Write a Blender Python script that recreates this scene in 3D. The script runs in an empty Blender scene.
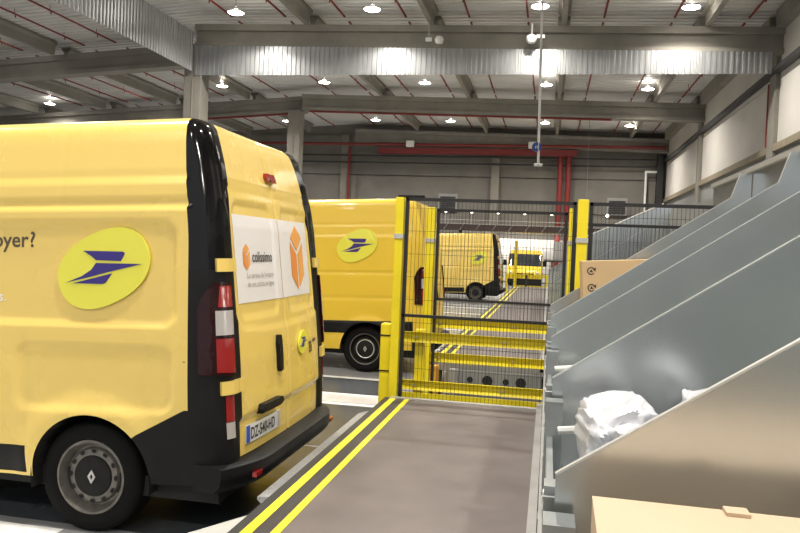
import bpy, bmesh, math, random
from mathutils import Vector, Matrix, noise
random.seed(7)
SC = bpy.context.scene
COL = SC.collection
R = math.radians

# ------------------------------------------------------------------ camera
F_PX = 740.0
YAW, PITCH, ROLL, CAM_Z = R(11.34), R(1.285), R(2.348), 1.76
fwd = Vector((-math.sin(YAW)*math.cos(PITCH), math.cos(YAW)*math.cos(PITCH), -math.sin(PITCH)))
rgt = Vector((math.cos(YAW), math.sin(YAW), 0)); upv = rgt.cross(fwd)
r2 = rgt*math.cos(ROLL)+upv*math.sin(ROLL); u2 = -rgt*math.sin(ROLL)+upv*math.cos(ROLL)
cam_data = bpy.data.cameras.new('camera'); cam_data.sensor_width = 36; cam_data.lens = F_PX/800*36
cam_data.clip_start = .05; cam_data.clip_end = 300
cam = bpy.data.objects.new('camera', cam_data); COL.objects.link(cam)
cam.matrix_world = Matrix(((r2.x, u2.x, -fwd.x, 0), (r2.y, u2.y, -fwd.y, 0), (r2.z, u2.z, -fwd.z, CAM_Z), (0, 0, 0, 1)))
SC.camera = cam

# ------------------------------------------------------------------ world, exposure, lamp power
w = bpy.data.worlds.new('world'); SC.world = w; w.use_nodes = True
w.node_tree.nodes['Background'].inputs[0].default_value = (.95, .97, 1, 1)
w.node_tree.nodes['Background'].inputs[1].default_value = .62
SC.view_settings.view_transform = 'Standard'; SC.view_settings.look = 'None'
SC.view_settings.gamma = 1; SC.view_settings.use_curve_mapping = False
SC.view_settings.exposure = 0.18
LAMP_W = 285.0
LAMP_COL = (1, .94, .84)

# ------------------------------------------------------------------ materials
def mat(name, col, rough=.5, metal=0., var=.0, scale=6., bump=0., bscale=60., coat=0., emit=0., stretch=(1, 1, 1), col2=None, spec=.5):
    m = bpy.data.materials.new(name); m.use_nodes = True
    nt = m.node_tree; b = nt.nodes['Principled BSDF']
    b.inputs['Base Color'].default_value = (*col, 1); b.inputs['Roughness'].default_value = rough
    b.inputs['Metallic'].default_value = metal; b.inputs['Coat Weight'].default_value = coat
    b.inputs['Specular IOR Level'].default_value = spec
    if emit:
        b.inputs['Emission Color'].default_value = (*col, 1); b.inputs['Emission Strength'].default_value = emit
    if var or bump:
        tc = nt.nodes.new('ShaderNodeTexCoord'); mp = nt.nodes.new('ShaderNodeMapping')
        mp.inputs['Scale'].default_value = stretch
        nt.links.new(tc.outputs['Object'], mp.inputs[0])
    if var:
        n = nt.nodes.new('ShaderNodeTexNoise'); n.inputs['Scale'].default_value = scale; n.inputs['Detail'].default_value = 6
        nt.links.new(mp.outputs[0], n.inputs[0])
        cr = nt.nodes.new('ShaderNodeValToRGB')
        a = col2 or tuple(c*(1-var) for c in col); z = tuple(min(1, c*(1+var*.6)) for c in col)
        cr.color_ramp.elements[0].position = .3; cr.color_ramp.elements[1].position = .72
        cr.color_ramp.elements[0].color = (*a, 1); cr.color_ramp.elements[1].color = (*z, 1)
        nt.links.new(n.outputs[0], cr.inputs[0]); nt.links.new(cr.outputs[0], b.inputs['Base Color'])
        mr = nt.nodes.new('ShaderNodeMapRange'); mr.inputs[3].default_value = max(.02, rough*.85); mr.inputs[4].default_value = min(1, rough*1.15)
        nt.links.new(n.outputs[0], mr.inputs[0]); nt.links.new(mr.outputs[0], b.inputs['Roughness'])
    if bump:
        n2 = nt.nodes.new('ShaderNodeTexNoise'); n2.inputs['Scale'].default_value = bscale; n2.inputs['Detail'].default_value = 4
        nt.links.new(mp.outputs[0], n2.inputs[0])
        bp = nt.nodes.new('ShaderNodeBump'); bp.inputs['Strength'].default_value = bump; bp.inputs['Distance'].default_value = .01
        nt.links.new(n2.outputs[0], bp.inputs['Height']); nt.links.new(bp.outputs[0], b.inputs['Normal'])
    return m
M = dict(
    van_yellow=mat('van_yellow', (.84, .61, .155), .27, var=.015, scale=2.2, coat=.5),
    van_yellow_deep=mat('van_yellow_deep', (.80, .545, .045), .32, var=.015, scale=2.2, coat=.5),
    emblem=mat('emblem_yellow', (.78, .74, .07), .35, coat=.3),
    navy=mat('navy_print', (.035, .022, .20), .4),
    gloss_black=mat('gloss_black', (.003, .003, .0035), .10, coat=.1, spec=.35),
    plastic=mat('black_plastic', (.007, .007, .0075), .5, var=.25, scale=9, bump=.05, bscale=200, spec=.25),
    dark=mat('dark_void', (.008, .008, .008), .8),
    glass=mat('dark_glass', (.02, .025, .03), .05, coat=1),
    tyre=mat('tyre_rubber', (.007, .007, .007), .8, var=.3, scale=12, bump=.15, bscale=90, spec=.15),
    rim=mat('dull_steel_rim', (.20, .185, .165), .5, metal=.6, var=.3, scale=18),
    hub=mat('dirty_black_hub', (.012, .0115, .011), .6, var=.5, scale=14, spec=.25),
    silver=mat('silver_badge', (.6, .6, .58), .35, metal=.7),
    red_lens=mat('red_lens', (.30, .008, .008), .12, coat=1),
    dark_lens=mat('dark_red_lens', (.022, .003, .004), .12, coat=.15, spec=.3),
    clear_lens=mat('clear_lens', (.45, .42, .41), .15, coat=1),
    white_vinyl=mat('white_vinyl', (.80, .77, .76), .4),
    orange=mat('orange_print', (.80, .28, .05), .4), orange_light=mat('light_orange_print', (.86, .40, .10), .4),
    ink=mat('black_ink', (.02, .02, .02), .5), grey_ink=mat('grey_ink', (.36, .34, .33), .5), brown_ink=mat('grey_brown_ink', (.10, .075, .045), .5),
    white=mat('white_paint', (.80, .80, .78), .45), plate=mat('plate_white', (.72, .72, .72), .4), blue=mat('plate_blue', (.03, .09, .42), .4),
    safety=mat('safety_yellow', (.80, .66, .015), .42, var=.08, scale=5), stripe=mat('yellow_tape', (.84, .74, .03), .5, var=.08, scale=10),
    mat_=mat('belt_mat', (.135, .112, .106), .60, var=.26, scale=2.6, bump=.06, bscale=160),
    tread=mat('dark_tread', (.042, .036, .035), .6, var=.25, scale=14, bump=.2, bscale=220),
    rib_galv=mat('speckled_galvanised', (.42, .42, .42), .5, metal=.2, var=.35, scale=60, bump=.3, bscale=90),
    galv=mat('galvanised', (.40, .42, .42), .34, metal=.85, var=.14, scale=9, stretch=(1, 1, 2)),
    chute=mat('chute_steel', (.58, .61, .612), .25, metal=.92, var=.04, scale=2),
    chute_edge=mat('bright_sheet_edge', (.56, .56, .54), .4, metal=.5),
    frame_grey=mat('grey_frame', (.33, .325, .32), .45, metal=.3, var=.1, scale=8),
    concrete=mat('concrete', (.25, .235, .205), .85, var=.16, scale=1.3, bump=.1, bscale=25),
    concrete_dark=mat('concrete_panel', (.20, .188, .17), .85, var=.16, scale=.9, bump=.08, bscale=25),
    white_wall=mat('pale_wall_panel', (.60, .575, .54), .75, var=.08, scale=.7),
    ledge=mat('brown_ledge', (.26, .22, .16), .8, var=.2, scale=3),
    low_wall=mat('grey_wall', (.24, .245, .24), .75, var=.1, scale=.8),
    deck=mat('roof_deck', (.64, .63, .61), .5, metal=.0, var=.1, scale=.8),
    curtain=mat('zinc_corrugated', (.46, .47, .48), .36, metal=.9, var=.12, scale=2.5, stretch=(3, 3, .4)),
    red=mat('red_pipe', (.20, .02, .018), .5), dark_steel=mat('dark_steel', (.03, .03, .032), .55, var=.2, scale=6),
    wire=mat('black_wire', (.012, .012, .013), .5), brown_dark=mat('dark_brown_belt', (.04, .022, .02), .6),
    floor=mat('floor_concrete', (.33, .335, .34), .22, var=.16, scale=.7, bump=.02, bscale=30),
    bay=mat('bay_floor_and_shade', (.07, .077, .088), .25, var=.2, scale=1.5), bay_light=mat('bay_pale_floor', (.55, .535, .52), .4, var=.15, scale=5),
    line=mat('white_line', (.82, .82, .80), .45, var=.1, scale=9, col2=(.62, .62, .61)),
    card=mat('cardboard', (.58, .40, .215), .75, var=.06, scale=5), card_pale=mat('pale_cardboard', (.50, .375, .26), .7, var=.05, scale=5),
    faint=mat('faint_print', (.60, .47, .36), .7),
    bag=mat('white_poly', (.47, .48, .52), .32, coat=.15),
    lens_on=mat('lamp_lens', (1, .97, .90), .5, emit=22), tiny_on=mat('small_lamp', (1, .93, .78), .5, emit=9),
    orange_post=mat('amber_post', (.62, .30, .02), .45), grey_box=mat('grey_box', (.42, .42, .40), .55), rubber_edge=mat('rubber', (.02, .02, .02), .7),
)

# ------------------------------------------------------------------ helpers
def link(name, me, parent=None):
    o = bpy.data.objects.new(name, me); COL.objects.link(o)
    if parent is not None: o.parent = parent
    return o
def tag(o, label=None, cat=None, group=None, kind=None):
    if label: o['label'] = label
    if cat: o['category'] = cat
    if group: o['group'] = group
    if kind: o['kind'] = kind
    return o
def thing(name, label, cat, loc=(0, 0, 0), rz=0, group=None):
    o = link(name, None); o.location = loc; o.rotation_euler = (0, 0, rz); o.empty_display_size = .1
    return tag(o, label, cat, group)
def mesh_of(name, vs, fs, m, smooth=False):
    me = bpy.data.meshes.new(name); me.from_pydata([tuple(v) for v in vs], [], fs); me.update()
    me.materials.append(M[m] if isinstance(m, str) else m)
    if smooth:
        for p in me.polygons: p.use_smooth = True
    return me
class MB:
    def __init__(s): s.v = []; s.f = []
    def add(s, vs, fs):
        n = len(s.v); s.v += [Vector(v) for v in vs]; s.f += [tuple(i+n for i in f) for f in fs]; return s
    def box(s, a, b):
        (x0, y0, z0), (x1, y1, z1) = a, b
        return s.add([(x0, y0, z0), (x1, y0, z0), (x1, y1, z0), (x0, y1, z0), (x0, y0, z1), (x1, y0, z1), (x1, y1, z1), (x0, y1, z1)],
                     [(0, 3, 2, 1), (4, 5, 6, 7), (0, 1, 5, 4), (1, 2, 6, 5), (2, 3, 7, 6), (3, 0, 4, 7)])
    def tube(s, p, q, r, n=8, r1=None):
        p, q = Vector(p), Vector(q); d = (q-p).normalized()
        a = d.orthogonal().normalized(); b = d.cross(a); r1 = r if r1 is None else r1
        vs = [p+(a*math.cos(2*math.pi*i/n)+b*math.sin(2*math.pi*i/n))*r for i in range(n)]
        vs += [q+(a*math.cos(2*math.pi*i/n)+b*math.sin(2*math.pi*i/n))*r1 for i in range(n)]
        return s.add(vs, [(i, (i+1) % n, n+(i+1) % n, n+i) for i in range(n)]+[tuple(range(n-1, -1, -1)), tuple(range(n, 2*n))])
    def prism(s, poly, axis, a, b):
        """poly: 2D outline; axis 'x','y','z' extrude from a to b"""
        def p3(p, t): return {'x': (t, p[0], p[1]), 'y': (p[0], t, p[1]), 'z': (p[0], p[1], t)}[axis]
        n = len(poly)
        return s.add([p3(p, a) for p in poly]+[p3(p, b) for p in poly],
                     [(i, (i+1) % n, n+(i+1) % n, n+i) for i in range(n)]+[tuple(range(n-1, -1, -1)), tuple(range(n, 2*n))])
    def lathe(s, prof, n=32, org=(0, 0, 0), axis='y'):
        vs = []
        for i in range(n):
            a = 2*math.pi*i/n; c, q = math.cos(a), math.sin(a)
            for r, h in prof:
                vs.append((org[0]+r*c, org[1]+h, org[2]+r*q) if axis == 'y' else (org[0]+r*c, org[1]+r*q, org[2]+h))
        k = len(prof)
        return s.add(vs, [(i*k+j, i*k+j+1, ((i+1) % n)*k+j+1, ((i+1) % n)*k+j) for i in range(n) for j in range(k-1)])
    def build(s, name, m, parent=None, smooth=False, bevel=0):
        me = bpy.data.meshes.new(name); me.from_pydata([tuple(v) for v in s.v], [], s.f)
        bm = bmesh.new(); bm.from_mesh(me); bmesh.ops.recalc_face_normals(bm, faces=bm.faces)
        if bevel:
            es = [e for e in bm.edges if len(e.link_faces) == 2 and e.calc_face_angle() > .6]
            bmesh.ops.bevel(bm, geom=es, offset=bevel, segments=2, affect='EDGES', profile=.6)
        bm.to_mesh(me); bm.free(); me.materials.append(M[m])
        if smooth:
            for p in me.polygons: p.use_smooth = True
            if smooth == 'auto':
                me.set_sharp_from_angle(angle=R(38))
        return link(name, me, parent)
def box(name, a, b, m, parent=None, bevel=0): return MB().box(a, b).build(name, m, parent, bevel=bevel)
def one(o, label, cat, group=None): return tag(o, label, cat, group)
def structure(o, label, cat='structure'): return tag(o, label, cat, kind='structure')
def text_geo(body, size=1., offset=0., align='LEFT', sx=1.):
    cu = bpy.data.curves.new('t', 'FONT'); cu.body = body; cu.size = size; cu.offset = offset; cu.align_x = align; cu.resolution_u = 3
    ob = bpy.data.objects.new('t', cu); COL.objects.link(ob)
    dg = bpy.context.evaluated_depsgraph_get(); me = bpy.data.meshes.new_from_object(ob.evaluated_get(dg))
    vs = [(v.co.x*sx, v.co.y) for v in me.vertices]; fs = [tuple(p.vertices) for p in me.polygons]
    bpy.data.objects.remove(ob); bpy.data.curves.remove(cu); bpy.data.meshes.remove(me)
    return vs, fs
def lerp_tab(tab, x):
    if x <= tab[0][0]: return tab[0][1]
    for (a, b), (c, d) in zip(tab, tab[1:]):
        if x <= c: return b+(d-b)*(x-a)/(c-a)
    return tab[-1][1]
def sstep(a, b, x):
    t = max(0, min(1, (x-a)/(b-a))); return t*t*(3-2*t)
ORD = ['first', 'second', 'third', 'fourth', 'fifth', 'sixth', 'seventh', 'eighth', 'ninth', 'tenth', 'eleventh', 'twelfth', 'thirteenth', 'fourteenth', 'fifteenth']
def copy_tree(o, parent=None):
    c = o.copy(); COL.objects.link(c); c.parent = parent
    for ch in [x for x in bpy.data.objects if x.parent == o]: copy_tree(ch, c)
    return c

# ================================================================== THE HALL
XR, XRIDGE, XL, YB = 6.8, -12.8, -33.0, 48.0
def zt(X): return 9.55-.024*(X-XRIDGE) if X > XRIDGE else 9.55-.062*(XRIDGE-X)
fl = box('floor', (XL, -9, -.2), (XR+.3, YB+.3, 0), 'floor'); structure(fl, 'glossy grey concrete warehouse floor', 'floor')
def floor_mark(name, x0, x1, y0, y1, m, z=.004): return box(name, (x0, y0, .0005), (x1, y1, z), m, fl)
floor_mark('bay_and_shade_strip', -7.5, -1.75, 8.62, 9.60, 'bay', .003)
floor_mark('bay_and_shade_strip', -7.5, -1.75, 8.10, 8.50, 'bay_light', .003)
floor_mark('bay_and_shade_strip', -7.5, -1.75, 6.25, 7.95, 'bay', .003)
floor_mark('white_line', -7.5, -1.9, 9.60, 9.72, 'line'); floor_mark('white_line', -7.5, -1.75, 8.50, 8.60, 'line'); floor_mark('white_line', -7.5, -1.7, 7.97, 8.07, 'line')
floor_mark('white_line', -7.5, -2.78, 3.30, 3.93, 'line'); floor_mark('bay_and_shade_strip', -7.5, -1.62, 4.02, 6.2, 'bay', .003)  # dark strip here paints the near van's shade onto the floor
for yy in (13.0, 14.1, 16.6, 18.9, 21.2, 23.5, 24.6): floor_mark('white_line', -7.5, -1.75, yy, yy+.14, 'line')
# back wall : panels and columns
wb = box('wall_back', (XL, YB+.14, 0), (XR+.3, YB+.34, 10.3), 'concrete_dark'); structure(wb, 'grey concrete back wall of the hall', 'wall')
cols_back = [-33, -23.5, -13.6, -3.6, 6.55]
rows_back = [0, 2.2, 4.45, 6.66, 9.3]
for xa, xb in zip(cols_back, cols_back[1:]):
    for za, zb in zip(rows_back, rows_back[1:]):
        box('panel', (xa+.02, YB, za+.03), (xb-.02, YB+.15, zb-.03), 'concrete_dark', wb)
for xa in cols_back[1:-1]:
    o = box('concrete_pilaster', (xa-.26, YB-.35, 0), (xa+.26, YB-.002, 9.3), 'concrete', bevel=.03)
    one(o, {-23.5: 'concrete pilaster on back wall hidden low behind near van roof', -13.6: 'concrete pilaster on back wall above yellow van with pale side',
            -3.6: 'concrete pilaster on back wall, the one nearest the hanging white conduit'}[xa], 'pilaster', 'back wall pilasters')
o = box('corner_column', (6.25, YB-.5, 0), (6.62, YB-.02, 9.2), 'dark_steel'); one(o, 'dark steel column in the corner of back and right walls', 'column')
# right wall
wr = box('wall_right', (XR+.12, -9, 0), (XR+.35, YB+.3, 10.3), 'low_wall'); structure(wr, 'right hall wall with pale upper panels', 'wall')
ycol = [2, 13.5, 25.3, 37.0, 48]
for ya, yb in zip(ycol, ycol[1:]):
    for za, zb in ((5.55, 7.55), (7.58, 9.25)):
        box('panel', (XR, ya+.33, za), (XR+.13, yb-.33, zb), 'white_wall', wr)
    box('panel', (XR+.03, ya+.33, 0), (XR+.13, yb-.33, 5.3), 'low_wall', wr)
box('panel', (XR, -9, 0), (XR+.13, 1.7, 9.2), 'white_wall', wr)
lg = box('trim_1', (XR-.12, -9, 5.30), (XR+.13, YB, 5.52), 'ledge'); structure(lg, 'brown concrete ledge along the right wall', 'ledge')
for i, yy in enumerate(ycol[1:4]):
    o = box('concrete_column', (XR-.14, yy-.32, 0), (XR+.13, yy+.32, 9.15), 'concrete', bevel=.03)
    one(o, ['concrete column in right wall nearest the camera, cut off by the frame', 'concrete column in right wall at the end of the corrugated curtain', 'concrete column in right wall at the end of the farther beam'][i], 'column', 'right wall columns')
wl = box('wall_left', (XL-.3, -9, 0), (XL, YB+.3, 9.4), 'concrete_dark'); structure(wl, 'far left concrete wall', 'wall')
# ceiling deck : corrugated profile across Y
mb = MB()
for xa, xb in ((XL, XRIDGE), (XRIDGE, XR+.3)):
    y = -9.0; prof = []
    while y < YB+.3:
        prof += [(y, 0), (y+.16, 0), (y+.20, .07), (y+.29, .07)]; y += .33
    n = len(prof)
    mb.add([(xa, p, zt(xa)+.52+h) for p, h in prof]+[(xb, p, zt(xb)+.52+h) for p, h in prof], [(i, i+1, n+i+1, n+i) for i in range(n-1)])
    mb.add([(xa, -9, zt(xa)+.7), (xb, -9, zt(xb)+.7), (xb, YB+.3, zt(xb)+.7), (xa, YB+.3, zt(xa)+.7)], [(0, 1, 2, 3)])
structure(mb.build('ceiling', 'deck'), 'corrugated grey metal roof deck', 'ceiling')
# main beams (I shape with flanges)
def beam(name, label, xa, xb, y, d=.8, group='main concrete roof beams'):
    m_ = MB()
    for (w_, za, zb) in ((.30, 0, .16), (.19, .12, d-.2), (.34, d-.22, d)):
        vs = []
        for X in (xa, xb):
            b0 = zt(X)-d
            vs += [(X, y-w_, b0+za), (X, y+w_, b0+za), (X, y+w_, b0+zb), (X, y-w_, b0+zb)]
        m_.add(vs, [(0, 1, 2, 3), (7, 6, 5, 4), (0, 4, 5, 1), (1, 5, 6, 2), (2, 6, 7, 3), (3, 7, 4, 0)])
    return one(m_.build(name, 'concrete'), label, 'beam', group)
beam('concrete_beam', 'concrete roof beam just above the corrugated zinc curtain', XRIDGE, XR, 25.0)
beam('concrete_beam', 'concrete roof beam behind the curtain, second from the camera', XRIDGE, XR, 36.7)
beam('concrete_beam', 'dark concrete beam along the top of the back wall', XRIDGE, XR, 47.28)
beam('concrete_beam', 'sloping concrete beam at upper left in front of the column', XL, XRIDGE-.3, 27.2)
beam('concrete_beam', 'sloping concrete beam at left just above the near van roof', XL, XRIDGE, 37.2)
beam('concrete_beam', 'roof beam over the nearest bay above the frame', XL, XR, 13.3)
for yy, lb in ((25.0, 'square concrete column rising behind the near van, carrying the curtain corner'), (36.7, 'square concrete column behind the near van rear, farther back')):
    xc = XRIDGE if yy < 30 else -13.15
    m_ = MB().box((xc-.36, yy-.33, 0), (xc+.30, yy+.33, zt(XRIDGE)-.80)).box((xc-.05, yy-.36, 0), (xc+.0, yy-.32, 7.6))
    one(m_.build('concrete_column', 'concrete', bevel=.02), lb, 'column', 'hall columns')
# purlins and sprinkler pipes, per bay
PX = [4.55, .15, -4.2, -8.6]
PXL = [-15.9, -20.1, -24.3, -28.5]
bays = [(1.0, 13.0, 'nearest'), (13.6, 24.7, 'second'), (25.3, 36.4, 'third'), (37.0, 46.9, 'farthest')]
def purlin(X, ya, yb, label):
    z = zt(X); m_ = MB()
    m_.prism([(X-.20, z+.5), (X-.20, z+.40), (X-.10, z+.32), (X-.085, z), (X+.085, z), (X+.10, z+.32), (X+.20, z+.40), (X+.20, z+.5)], 'y', ya, yb)
    return one(m_.build('roof_purlin', 'concrete'), label, 'purlin', 'concrete purlins under the roof deck')
def pipe(X, ya, yb, label):
    z = zt(X)+.28; m_ = MB().tube((X, ya, z), (X, yb, z), .036, 8)
    k = ya+1.2
    while k < yb:
        m_.tube((X, k, z-.02), (X, k, z-.12), .022, 6); m_.tube((X-.06, k+.02, z), (X-.06, k+.02, z+.2), .012, 5); k += 2.7
    return one(m_.build('sprinkler_pipe', 'red'), label, 'pipe', 'red sprinkler pipes')
for ya, yb, nm in bays:
    for i, X in enumerate(PX): purlin(X, ya, yb, f'concrete purlin in the {nm} roof bay, {ORD[i]} from the right wall')
    for i, X in enumerate([5.75, 3.55, 1.4, -1.02, -2.95, -5.1, -7.25, -9.4, -11.4]):
        pipe(X, ya, yb, f'red sprinkler pipe in the {nm} roof bay, {ORD[i]} from the right wall')
    la, lb_ = (ya, yb) if ya < 20 else ((27.6, 36.8) if ya < 30 else (37.6, 47.1))
    if ya == 13.6: la, lb_ = 13.6, 26.8
    for i, X in enumerate(PXL): purlin(X, la, lb_, f'concrete purlin left of the ridge, {nm} roof bay, {ORD[i]} from the column line')
    for i, X in enumerate([-14.2, -17.3, -18.7, -21.5, -22.9, -25.7]):
        pipe(X, la, lb_, f'red sprinkler pipe left of the ridge, {nm} roof bay, {ORD[i]} from the column line')
    m_ = MB().box((XR-.3, ya+.06, zt(XR)-.05), (XR-.005, yb-.06, zt(XR)+.5)); one(m_.build('edge_purlin', 'concrete'), f'concrete edge purlin along the right wall in the {nm} roof bay', 'purlin', 'edge purlins')
# corrugated smoke curtain
def corrugated(name, label, p0, p1, z0f, z1f, period=.17, amp=.035):
    p0, p1 = Vector(p0), Vector(p1); L = (p1-p0).length; d = (p1-p0)/L; n = Vector((-d.y, d.x, 0)); vs = []; fs = []; s = 0; pts = []
    while s < L:
        pts += [(s, 0), (s+period*.38, 0), (s+period*.5, 1), (s+period*.88, 1)]; s += period
    for s, h in pts:
        q = p0+d*s+n*(h*amp); vs += [(q.x, q.y, z0f(q.x)), (q.x, q.y, z1f(q.x))]
    fs = [(2*i, 2*i+2, 2*i+3, 2*i+1) for i in range(len(pts)-1)]
    o = link(name, mesh_of(name, vs, fs, 'curtain'))
    mo = o.modifiers.new('thickness', 'SOLIDIFY'); mo.thickness = .004
    return one(o, label, 'smoke curtain')
corrugated('smoke_curtain', 'corrugated zinc smoke curtain hanging across the hall under the beam', (XRIDGE+.06, 24.62, 0), (XR-.36, 24.62, 0), lambda x: 7.66-.004*(x), lambda x: zt(x)-.78)
corrugated('smoke_curtain', 'corrugated zinc smoke curtain running towards the camera at upper left', (XRIDGE+.02, 1.0, 0), (XRIDGE+.02, 24.6, 0), lambda x: 7.84, lambda x: 9.25)
# high-bay lamps
def lamp(x, y, z, label):
    t = thing('ceiling_lamp', label, 'lamp', (x, y, z), 0, 'round high-bay ceiling lamps')
    MB().lathe([(.0, .13), (.08, .13), (.10, .09), (.22, .06), (.27, .03), (.28, .0), (.265, -.01), (.25, .0)], 24, axis='z').build('housing', 'frame_grey', t, True)
    MB().lathe([(.262, -.005), (.24, -.02), (.12, -.035), (0.0, -.04)], 24, axis='z').build('lens', 'lens_on', t, True)
    MB().tube((0, 0, .12), (0, 0, zt(x)+.52-z), .008, 5).build('cord', 'dark_steel', t)
    ld = bpy.data.lights.new('lamp_light', 'AREA'); ld.shape = 'DISK'; ld.size = .5; ld.energy = LAMP_W; ld.color = LAMP_COL; ld.spread = R(140)
    lo = bpy.data.objects.new('lamp_light', ld); COL.objects.link(lo); lo.parent = t; lo.location = (0, 0, -.05)
    ud = bpy.data.lights.new('lamp_uplight', 'POINT'); ud.energy = LAMP_W*.08; ud.color = LAMP_COL; ud.shadow_soft_size = .05
    uo = bpy.data.objects.new('lamp_uplight', ud); COL.objects.link(uo); uo.parent = t; uo.location = (0, 0, .22)
rowsY = [('nearest visible', [(-20.5, 24.2), (-10.4, 22.8), (-5.8, 22.8), (-.6, 22.9), (3.8, 23.3)]), ('middle visible', [(-26.8, 35.6), (-20.35, 34.7), (-15.8, 33.4), (-10.45, 32.7), (-5.8, 32.9), (-.45, 33.4), (3.95, 34.3)]),
         ('farthest', [(-15.95, 42.8), (-10.3, 42.3), (-5.9, 42.5), (-.55, 42.9), (4.15, 43.7)]), ('first overhead', [(-20.8, 14.5), (-15.8, 12.4), (-10.4, 12.4), (-5.8, 12.4), (-.55, 12.4), (3.9, 12.4)]), ('row above the camera', [(-10.4, 3.6), (-5.8, 3.6), (-.3, 2.6), (3.9, 3.6)]), ('row behind the camera', [(-8, -6), (-2, -6), (3.9, -6)])]
for nm, pts in rowsY:
    for i, (x, y) in enumerate(pts):
        z = 9.3 if x > -15 else min(9.3, zt(x)+.2)
        lamp(x, y, z, f'round white high-bay lamp, {nm} row, {ORD[i]} from the left')
# hanging conduit, sensors, red mains, gantry
t = thing('hanging_conduit', 'white conduit hanging from roof with a blue hook at its end', 'conduit', (-.43, 22.0, 4.4))
MB().tube((0, 0, 0), (-.1, 0, 5.2), .035, 8).build('conduit', 'white', t); MB().lathe([(.05, -.03), (.14, -.03), (.14, .03), (.05, .03), (.05, -.03)], 16, (-.06, 0, .52)).build('hook', 'blue', t); MB().tube((-.12, 0, 0), (.12, 0, 0), .04, 8).build('end_piece', 'white', t)
t = thing('wall_sensor', 'white dome sensor on bracket under the nearest roof beam', 'sensor', (-.86, 24.2, 8.72))
MB().lathe([(0, -.18), (.11, -.16), (.17, -.06), (.17, .06), (.1, .1), (0, .1)], 16, axis='z').build('dome', 'white', t, True); MB().tube((0, 0, .08), (0, .1, .5), .03, 6).build('bracket', 'white', t); MB().box((.15, -.05, 0), (.42, .05, .1)).build('junction_box', 'white', t)
t = thing('wall_sensor', 'white round sensor below roof beam beside the hanging rod', 'sensor', (-3.85, 24.2, 8.72))
MB().lathe([(0, -.14), (.12, -.12), (.15, 0), (.1, .1), (0, .12)], 16, axis='z').build('dome', 'white', t, True); MB().tube((-.35, 0, 0), (-.35, 0, .9), .02, 6).build('rod', 'frame_grey', t); MB().box((-.45, -.05, -.05), (-.25, .05, .06)).build('junction_box', 'white', t)
o = MB().tube((1.8, 40, 4.9), (1.76, 40, 9.7), .012, 6).build('hanging_cable', 'frame_grey'); one(o, 'thin pale cable hanging above the right fence post', 'cable')
for x, y, lb in ((-9.0, 46.6, 'small white loudspeaker on far beam at left, above the van gap'), (-1.3, 46.6, 'small white loudspeaker on far beam near the hanging conduit')):
    m_ = MB().box((x-.25, y-.2, 8.35), (x+.25, y+.1, 8.75)).tube((x, y-.1, 8.72), (x, y+.36, 8.78), .04, 6); one(m_.build('loudspeaker', 'white', bevel=.04), lb, 'loudspeaker', 'loudspeakers on the far beam')
m_ = MB().tube((-20, 46.85, 8.55), (XR-.2, 46.85, 8.55), .09, 10)
for k in range(8): m_.tube((-11+k*2.4, 46.85, 8.5), (-11+k*2.4, 46.96, zt(-11+k*2.4)-.72), .02, 5)
o = m_.build('red_main_pipe', 'red'); one(o, 'long thin red water main high along the back wall', 'pipe')
o = box('red_beam', (-11.2, 46.95, 7.98), (1.4, 47.15, 8.36), 'red'); one(o, 'thick red steel beam under the water main on the back wall', 'beam')
o = MB().tube((XRIDGE+.4, 36.5, zt(XRIDGE+.4)-.85), (2.6, 36.5, zt(2.6)-.85), .05, 8).build('red_branch_pipe', 'red'); one(o, 'red sprinkler branch pipe running under the second roof beam', 'pipe')
o = MB().tube((-28, 37.0, zt(-28)-.85), (-13.65, 37.0, zt(-13.65)-.85), .05, 8).build('red_branch_pipe', 'red'); one(o, 'red sprinkler branch pipe under the sloping beam left of the column', 'pipe')
for i, x in enumerate((.45, .95)):
    o = MB().tube((x, 47.3, 0), (x, 47.3, 8.2), .17, 12).build('red_riser_pipe', 'red', smooth='auto'); one(o, ['red riser pipe on back wall, left one of the pair', 'red riser pipe on back wall, right one of the pair'][i], 'pipe', 'red riser pipes')
o = MB().tube((-13.2, 47.3, 0), (-13.2, 47.3, 8.4), .09, 8).build('red_riser_pipe', 'red'); one(o, 'thin red riser pipe beside the back wall pilaster above the second van', 'pipe')
for i, z in enumerate((7.45, 7.9)):
    o = MB().tube((-20, 47.55, z), (6.3, 47.55, z), .05, 6).build('wall_conduit', 'dark_steel'); one(o, ['lower dark conduit along the upper back wall', 'upper dark conduit along the upper back wall'][i], 'conduit', 'back wall conduits')
o = MB().tube((5.6, 47.5, 0), (5.6, 47.5, 7.15), .07, 8).tube((5.53, 47.5, 7.15), (6.23, 47.5, 7.15), .07, 8).build('white_drain_pipe', 'white'); one(o, 'white angled pipe on back wall near the right corner', 'pipe')
o = MB().box((XR-.28, 10, 7.72), (XR-.02, 47, 7.84)).build('cable_tray', 'dark_steel'); one(o, 'black cable tray running along the top of the right wall', 'cable tray')
o = MB().tube((XR-.05, 25.95, 5.5), (XR-.05, 25.95, 7.6), .05, 8).build('red_wall_pipe', 'red'); one(o, 'short red pipe down the right wall beside the column', 'pipe')
t = thing('mezzanine_gantry', 'dark brown conveyor gantry with rail and small lamps across the back', 'gantry', (0, 46.2, 0))
box('belt_body', (-14, -.4, 3.15), (6.2, .4, 3.52), 'brown_dark', t); MB().tube((-14, -.38, 3.78), (6.2, -.38, 3.78), .03, 6).build('handrail', 'frame_grey', t); MB().box((-14, -.42, 3.52), (6.2, -.38, 3.58)).build('toe_strip', 'frame_grey', t)
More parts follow.
